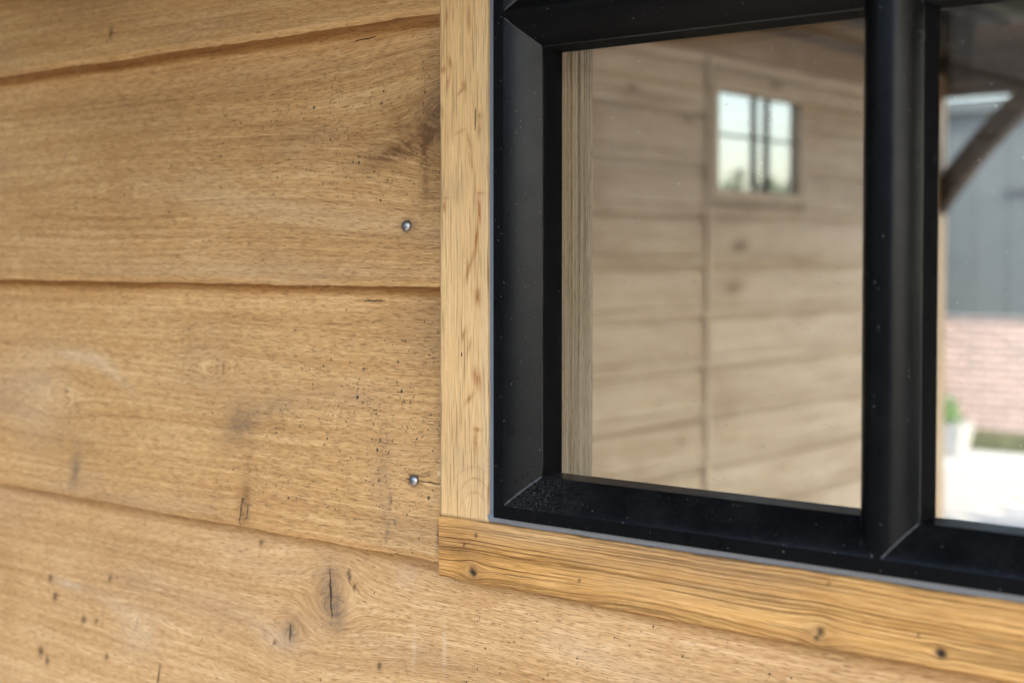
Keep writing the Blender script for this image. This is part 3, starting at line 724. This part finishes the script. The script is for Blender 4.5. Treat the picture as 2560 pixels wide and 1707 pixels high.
for k, z in enumerate(zs):
    z1 = z + pitch
    if z < 0.0: continue
    if z1 > 2.38: z1 = 2.37
    if z >= 2.36: continue
    if z1 <= WZ0+.001 or z >= WZ1: in_board(z, z1, .10, 6.09, k)
    else:
        in_board(z, z1, .10, WY0-.045, k); in_board(z, z1, WY1+.045, 6.09, k+40)
        if z1 > WZ1+.042: in_board(WZ1+.042, z1, WY0-.044, WY1+.044, k+120)
        if z < WZ0: in_board(z, WZ0-.05, WY0-.044, WY1+.044, k+80)
# uprights against the inner wall
FR = thing('timber_frame', 'oak posts, beam and curved brace of the open barn behind the glass', 'timber frame', (IX, 6.1, 0))
def timber(name, lo, hi, mat, parent, b=.006): return box(name, lo, hi, mat, parent, b)
timber('stud', (IX+.0185, 3.935, .02), (IX+.026, 3.965, 2.374), M['inz'], FR, .004)
timber('corner_post', (IX-.045, 6.10, 0.0), (IX+.018, 6.235, 2.398), M['post'], FR)
timber('corner_post', (1.56, 6.10, 0.0), (1.70, 6.235, 2.398), M['post'], FR)
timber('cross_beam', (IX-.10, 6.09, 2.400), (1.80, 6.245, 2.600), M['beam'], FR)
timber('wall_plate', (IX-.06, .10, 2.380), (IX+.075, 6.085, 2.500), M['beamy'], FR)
box('eaves_board', (IX-.05, .10, 2.502), (IX-.02, 6.085, 2.735), M['beamy'], FR)
timber('wall_plate', (1.56, .10, 2.400), (1.70, 6.085, 2.560), M['beamy'], FR)
def brace(x0, z0, x1, z1, y0, y1, wd, mat, parent, bow=.03):
    n = 12; V, F = [], []; L = math.hypot(x1-x0, z1-z0); nx, nz = -(z1-z0)/L, (x1-x0)/L
    for k in range(n):
        t = k/(n-1); cx = x0+(x1-x0)*t + nx*bow*sin(pi*t); cz = z0+(z1-z0)*t + nz*bow*sin(pi*t)
        for y in (y0, y1):
            for sgn in (-1, 1): V.append((cx+nx*wd/2*sgn, y, cz+nz*wd/2*sgn))
    for k in range(n-1):
        a = 4*k; b = a+4
        F += [(a, a+1, b+1, b), (a+2, b+2, b+3, a+3), (a, b, b+2, a+2), (a+1, a+3, b+3, b+1)]
    F += [(0, 2, 3, 1), (4*n-4, 4*n-3, 4*n-1, 4*n-2)]
    me = mesh('brace', V, F); shift(me, parent); return link('brace', me, mat, parent)
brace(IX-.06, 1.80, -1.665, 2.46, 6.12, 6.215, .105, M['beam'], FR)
box('light_shield_board', (1.60, .10, 1.86), (1.63, 6.085, 2.398), M['beamy'], FR)  # added out of view, keeps sky light off the upper inner wall
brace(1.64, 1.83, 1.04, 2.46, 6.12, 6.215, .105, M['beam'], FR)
# light fillets along the underside of brace and beam
box('eaves_board', (IX-.05, 6.15, 2.602), (1.75, 6.18, 2.738), M['beamy'], FR)
# small window in the side wall
SW = thing('side_window', 'small bright window with thin dark bars high in the blurred board wall', 'window', (IX, (WY0+WY1)/2, WZ0))
for nm, lo, hi in (('window_frame', (IX-.03, WY0-.040, WZ0-.040), (IX+.024, WY1+.040, WZ0)), ('window_frame', (IX-.03, WY0-.040, WZ1), (IX+.024, WY1+.040, WZ1+.040)),
                   ('window_frame', (IX-.03, WY0-.040, WZ0+.001), (IX+.023, WY0, WZ1-.001)), ('window_frame', (IX-.03, WY1, WZ0+.001), (IX+.023, WY1+.040, WZ1-.001))):
    box(nm, lo, hi, M['inz'], SW)
box('muntin', (IX-.02, 4.330, WZ0+.002), (IX+.004, 4.344, WZ1-.002), M['steel'], SW)
box('muntin', (IX-.02, 4.432, WZ0+.002), (IX+.004, 4.448, WZ1-.002), M['steel'], SW)
box('muntin', (IX-.018, WY0+.002, 2.080), (IX+.004, WY1-.002, 2.088), M['steel'], SW)
box('pane', (IX-.010, WY0+.001, WZ0+.001), (IX-.006, WY1-.001, WZ1-.001), M['dimmed'], SW)
# barn roof: rafters along the depth, black sheeting on top
RF = thing('barn_roof', 'dark corrugated roof sheets on rafters over the open barn behind the glass', 'roof', (0.5, 3.2, 2.62))
for k in range(7):
    x = IX + .12 + k*.60
    box('rafter', (x, .10, 2.604), (x+.07, 6.55, 2.72), M['roofdeck'], RF, .004)
def corrugated(x0, x1, y0, y1, z, amp, per):
    xs = np.arange(x0, x1, per/8); V, F = [], []
    for x in xs:
        zz = z + amp*sin(2*pi*(x-x0)/per)
        V += [(x, y0, zz), (x, y1, zz), (x, y0, zz+.004), (x, y1, zz+.004)]
    for k in range(len(xs)-1):
        a = 4*k; b = a+4; F += [(a, a+1, b+1, b), (a+2, b+2, b+3, a+3)]
    return V, F
for k in range(3):
    me = mesh('roof_sheet', *corrugated(IX-.25+k*1.42, IX-.25+(k+1)*1.42+.03, .02, 6.75, 2.742 + .006*(k % 2), .018, .076*2), 60); shift(me, RF); link('roof_sheet', me, M['sheet'], RF)
# barn floor
# ------------------------------------------------------------------ veranda on the camera's side
VR = thing('veranda_roof', 'dark boarded veranda roof above the window wall', 'roof', (.9, -.5, 2.1))
for k in range(5):
    y1 = -.034 - k*.195
    box('roof_board', (-1.45, y1-.190, 2.112), (3.3, y1, 2.137), M['roofdeck'], VR)
for k in range(6):
    x = -1.15 + k*.86
    box('rafter', (x, -1.04, 2.045), (x+.07, -.034, 2.110), M['beamy'], VR, .004)
VW = thing('veranda_blocker_wall', 'unseen board side wall, blackened to cut light and reflections, closing the left end of the veranda', 'wall', (-1.0, -1.4, 0))  # out of view, set close in to block light from the left
for k in range(12):
    z0 = .02 + k*.196; V, F = [], []
    pr_ = [(-.984, z0), (-.980, z0+.006), (-.992, z0+.215), (-1.002, z0+.215), (-1.004, z0)]
    for y in (-6.0, -.03):
        for (x, z) in pr_: V.append((x, y, z))
    n = 5
    for q in range(n): F.append((q, (q+1) % n, n+(q+1) % n, n+q))
    F += [tuple(range(n))[::-1], tuple(range(n, 2*n))]
    me = mesh('board', V, F); shift(me, VW); link('board', me, M['veranda'], VW)
box('end_post', (-1.06, -6.14, 0), (-.92, -6.005, 2.40), M['post'], VW, .006)

# ------------------------------------------------------------------ ground
def sheet(name, x0, x1, y0, y1, z, mat):
    me = mesh(name, [(x0, y0, z), (x1, y0, z), (x1, y1, z), (x0, y1, z)], [(0, 1, 2, 3)]); o = link(name, me, mat); o['kind'] = 'structure'; return o
ground = sheet('ground', -150, 150, -150, 150, -.02, M['asphalt'])
paving = sheet('paving', -2.75, 9, 6.3, 9.85, -.012, M['sand'])
pv, pf = box_data((0, 0, -.03), (.292, .192, 0), .004)
pme = mesh('paver', pv, pf, 35); pme.materials.append(M['paver'])
np_ = 0
for j in range(18):
    for i in range(9):
        o = bpy.data.objects.new('paver', pme); COL.objects.link(o); o.parent = paving
        o.location = (-2.74 + i*.3 + (.15 if j % 2 else 0), 6.32 + j*.196, random.uniform(-.0015, .0015)); np_ += 1
yard = sheet('barn_floor', -2.15, 4.5, .1, 6.25, -.008, M['floor'])
terr = sheet('terrace', -1.3, 3.0, -9, .0, -.010, M['terrace'])
path = sheet('gravel_path', -9, -2.76, 6.3, 10.4, -.010, M['beige'])
kerb = box('kerb', (-2.753+.0, 6.3, -.05), (-2.742, 10.4, .012), M['concrete']); kerb['kind'] = 'structure'
road = sheet('grey_path', -9, 9, 9.86, 11.0, -.009, M['concrete'])
def grass(name, x0, x1, y0, y1, n, h):
    r = np.random.default_rng(3); V, F = [], []
    xs = r.uniform(x0, x1, n); ys = r.uniform(y0, y1, n)
    for x, y in zip(xs, ys):
        a = r.uniform(0, pi); l = h*r.uniform(.5, 1.2); tx, ty = r.uniform(-.03, .03, 2); k = len(V); w_ = .006
        V += [(x-w_*cos(a), y-w_*sin(a), 0), (x+w_*cos(a), y+w_*sin(a), 0), (x+tx, y+ty, l)]; F.append((k, k+1, k+2))
    me = mesh(name, V, F); return link(name, me, M['grass'])
lawn = sheet('lawn', -9, 9, 11.0, 12.04, -.006, M['grass'])
gr = grass('grass', -5.5, -1.5, 11.02, 12.02, 14000, .06)
tag(gr, 'strip of yellow green grass at the foot of the brick building', 'grass', kind='stuff')

# ------------------------------------------------------------------ brick building beyond the yard
BY = 12.06; BX0, BX1 = -4.95, 3.0
BB = thing('brick_building', 'grey clad building with a pale red brick base seen through the right pane', 'building', (-1, BY+1, 0))
box('mortar_bed', (BX0+.004, BY+.006, -.05), (BX1, BY+.11, 1.060), M['mortar'], BB)
bv, bf = box_data((0, 0, 0), (.208, .10, .054), .004); bme = mesh('brick', bv, bf, 35); bme.materials.append(M['brick'])
hv, hf = box_data((0, 0, 0), (.098, .10, .054), .004); hme = mesh('brick', hv, hf, 35); hme.materials.append(M['brick'])
rest = []; cnt = 0
for j in range(16):
    z = .004 + j*.0663; x = BX0 - (.11 if j % 2 else 0)
    while x < BX1 - .2:
        if x < BX0: xx, me_, wd = BX0, hme, .098
        else: xx, me_, wd = x, bme, .208
        if xx < -2.62 and cnt < 300:
            o = bpy.data.objects.new('brick', me_); COL.objects.link(o); o.parent = BB; cnt += 1
            o.location = Vector((xx, BY + random.uniform(-.002, .002), z)) - BB.location
        else: rest.append(box_data((xx, BY+random.uniform(-.002, .002), z), (xx+wd, BY+.1, z+.054)))
        x += .22
me = mesh('brick_courses', *merge(rest)); shift(me, BB); o = link('brick_courses', me, M['brick'], BB); o['kind'] = 'stuff'
for k in range(26):                                       # upright cladding above the brick
    x = BX0 + k*.306
    if x+.3 > BX1: break
    box('cladding_panel', (x, BY+.02 - (.002 if k % 2 else 0), 1.075), (x+.300, BY+.10, 2.92), M['palegrey'] if x < -4.0 else M['slate'], BB)
box('drip_ledge', (BX0, BY-.02, 1.062), (BX1, BY+.12, 1.074), M['concrete'], BB)
box('white_rail', (-4.02, BY-.012, 2.205), (BX1, BY+.012, 2.235), M['palegrey'], BB)
box('fascia', (BX0-.05, BY-.05, 2.925), (BX1, BY+.12, 3.05), M['palegrey'], BB)
box('side_wall', (BX0+.01, BY+.125, 0), (BX1, BY+4, 2.92), M['palegrey'], BB)

# planter with a green plant
PL = thing('planter', 'grey tapered planter standing by the path near the post', 'planter', (-3.93, 10.55, 0))
def tapered(x, y, w0, w1, h, t=.02):
    V = []
    for (w_, z) in ((w0, 0), (w1, h), (w1-t, h), (w1-t-.005, h-.04)):
        V += [(x-w_, y-w_, z), (x+w_, y-w_, z), (x+w_, y+w_, z), (x-w_, y+w_, z)]
    F = [(3, 2, 1, 0)]
    for k in range(3):
        a = 4*k; b = a+4
        for q in range(4): F.append((a+q, a+(q+1) % 4, b+(q+1) % 4, b+q))
    F.append((12, 13, 14, 15)); return V, F
me = mesh('pot', *tapered(-3.93, 10.55, .11, .15, .26)); shift(me, PL); link('pot', me, M['concrete'], PL)
def leaves(name, c, rad, n, size, mat, parent, seed, core=0):
    r = np.random.default_rng(seed); V, F = [], []
    for q in range(n):
        d = r.normal(size=3); d /= np.linalg.norm(d); rr = r.uniform(.25, 1)**.5
        p = np.array(c) + d*rad*rr*(1 + .25*sin(5*d[0]+3*d[2]+seed))
        a = r.normal(size=3); a /= np.linalg.norm(a); b = np.cross(a, d); b /= (np.linalg.norm(b)+1e-6); s_ = size*r.uniform(.6, 1.3)
        k = len(V); V += [p-a*s_, p-b*s_*.45, p+a*s_, p+b*s_*.45]; F.append((k, k+1, k+2, k+3))
    me = mesh(name, V, F); shift(me, parent); return link(name, me, mat, parent)
PT = thing('potted_plant', 'small bright green plant growing in the grey planter', 'plant', (-3.93, 10.55, .22))
leaves('foliage', (-3.93, 10.55, .34), np.array([.11, .11, .13]), 120, .035, M['plant'], PT, 5)
box('stem', (-3.937, 10.543, .225), (-3.923, 10.557, .34), M['bark'], PT)

# trees outside the small side window
def tree(x, y, h, r, seed, label):
    T = thing('tree', label, 'tree', (x, y, 0), 'trees outside the side window')
    rr = np.random.default_rng(seed); segs = []
    def limb(p0, p1, r0, r1):
        d = (p1-p0).normalized(); a = d.orthogonal().normalized(); b = d.cross(a); V = []
        for p, q in ((p0, r0), (p1, r1)):
            for s_ in range(7): V.append(tuple(p + (a*cos(2*pi*s_/7) + b*sin(2*pi*s_/7))*q))
        segs.append((V, [(s_, (s_+1) % 7, 7+(s_+1) % 7, 7+s_) for s_ in range(7)]))
    top = Vector((x+.1, y, h*.75)); limb(Vector((x, y, -.02)), top, .10, .04)
    for q in range(9):
        z = h*(.3 + .05*q); a = q*2.4
        limb(Vector((x+.05, y, z)), Vector((x+cos(a)*r*.7, y+sin(a)*r*.7, z+r*.5)), .035, .012)
    me = mesh('trunk', *merge(segs), 50); shift(me, T); link('trunk', me, M['bark'], T)
    leaves('crown', (x, y, h*.68), np.array([r, r, h*.34]), 4200, .07, M['leaf'], T, seed)
tree(-6.3, 11.3, 2.22, .95, 11, 'bushy green tree low behind the left bars of the small side window')
tree(-5.5, 10.9, 2.12, .75, 12, 'bushy green tree low behind the right bars of the small side window')

# added leafy light blocker across the garden on the camera's side, mirrored darkly in glass and steel
HG = thing('blocker_hedge', 'added tall leafy light blocker, unseen, across the garden facing the window wall', 'blocker_hedge', (1.0, -7.0, 0))
box('blocker_core', (-4.4, -7.3, 0), (4.4, -6.7, 3.0), M['leaf'], HG)
_r = np.random.default_rng(21); _V, _F = [], []
for q in range(9000):
    p = np.array([_r.uniform(-4.5, 4.5), -6.70 + _r.uniform(-.02, .16), _r.uniform(0, 3.15)]) if q % 6 else np.array([_r.uniform(-4.5, 4.5), _r.uniform(-7.35, -6.65), 3.0 + _r.uniform(-.02, .15)])
    a = _r.normal(size=3); a /= np.linalg.norm(a); b = np.cross(a, _r.normal(size=3)); b /= np.linalg.norm(b); s_ = .06*_r.uniform(.6, 1.3)
    k = len(_V); _V += [p-a*s_, p-b*s_*.5, p+a*s_, p+b*s_*.5]; _F.append((k, k+1, k+2, k+3))
_me = mesh('blocker_leaves', _V, _F); shift(_me, HG); _o = link('foliage', _me, M['leaf'], HG); _o['kind'] = 'stuff'
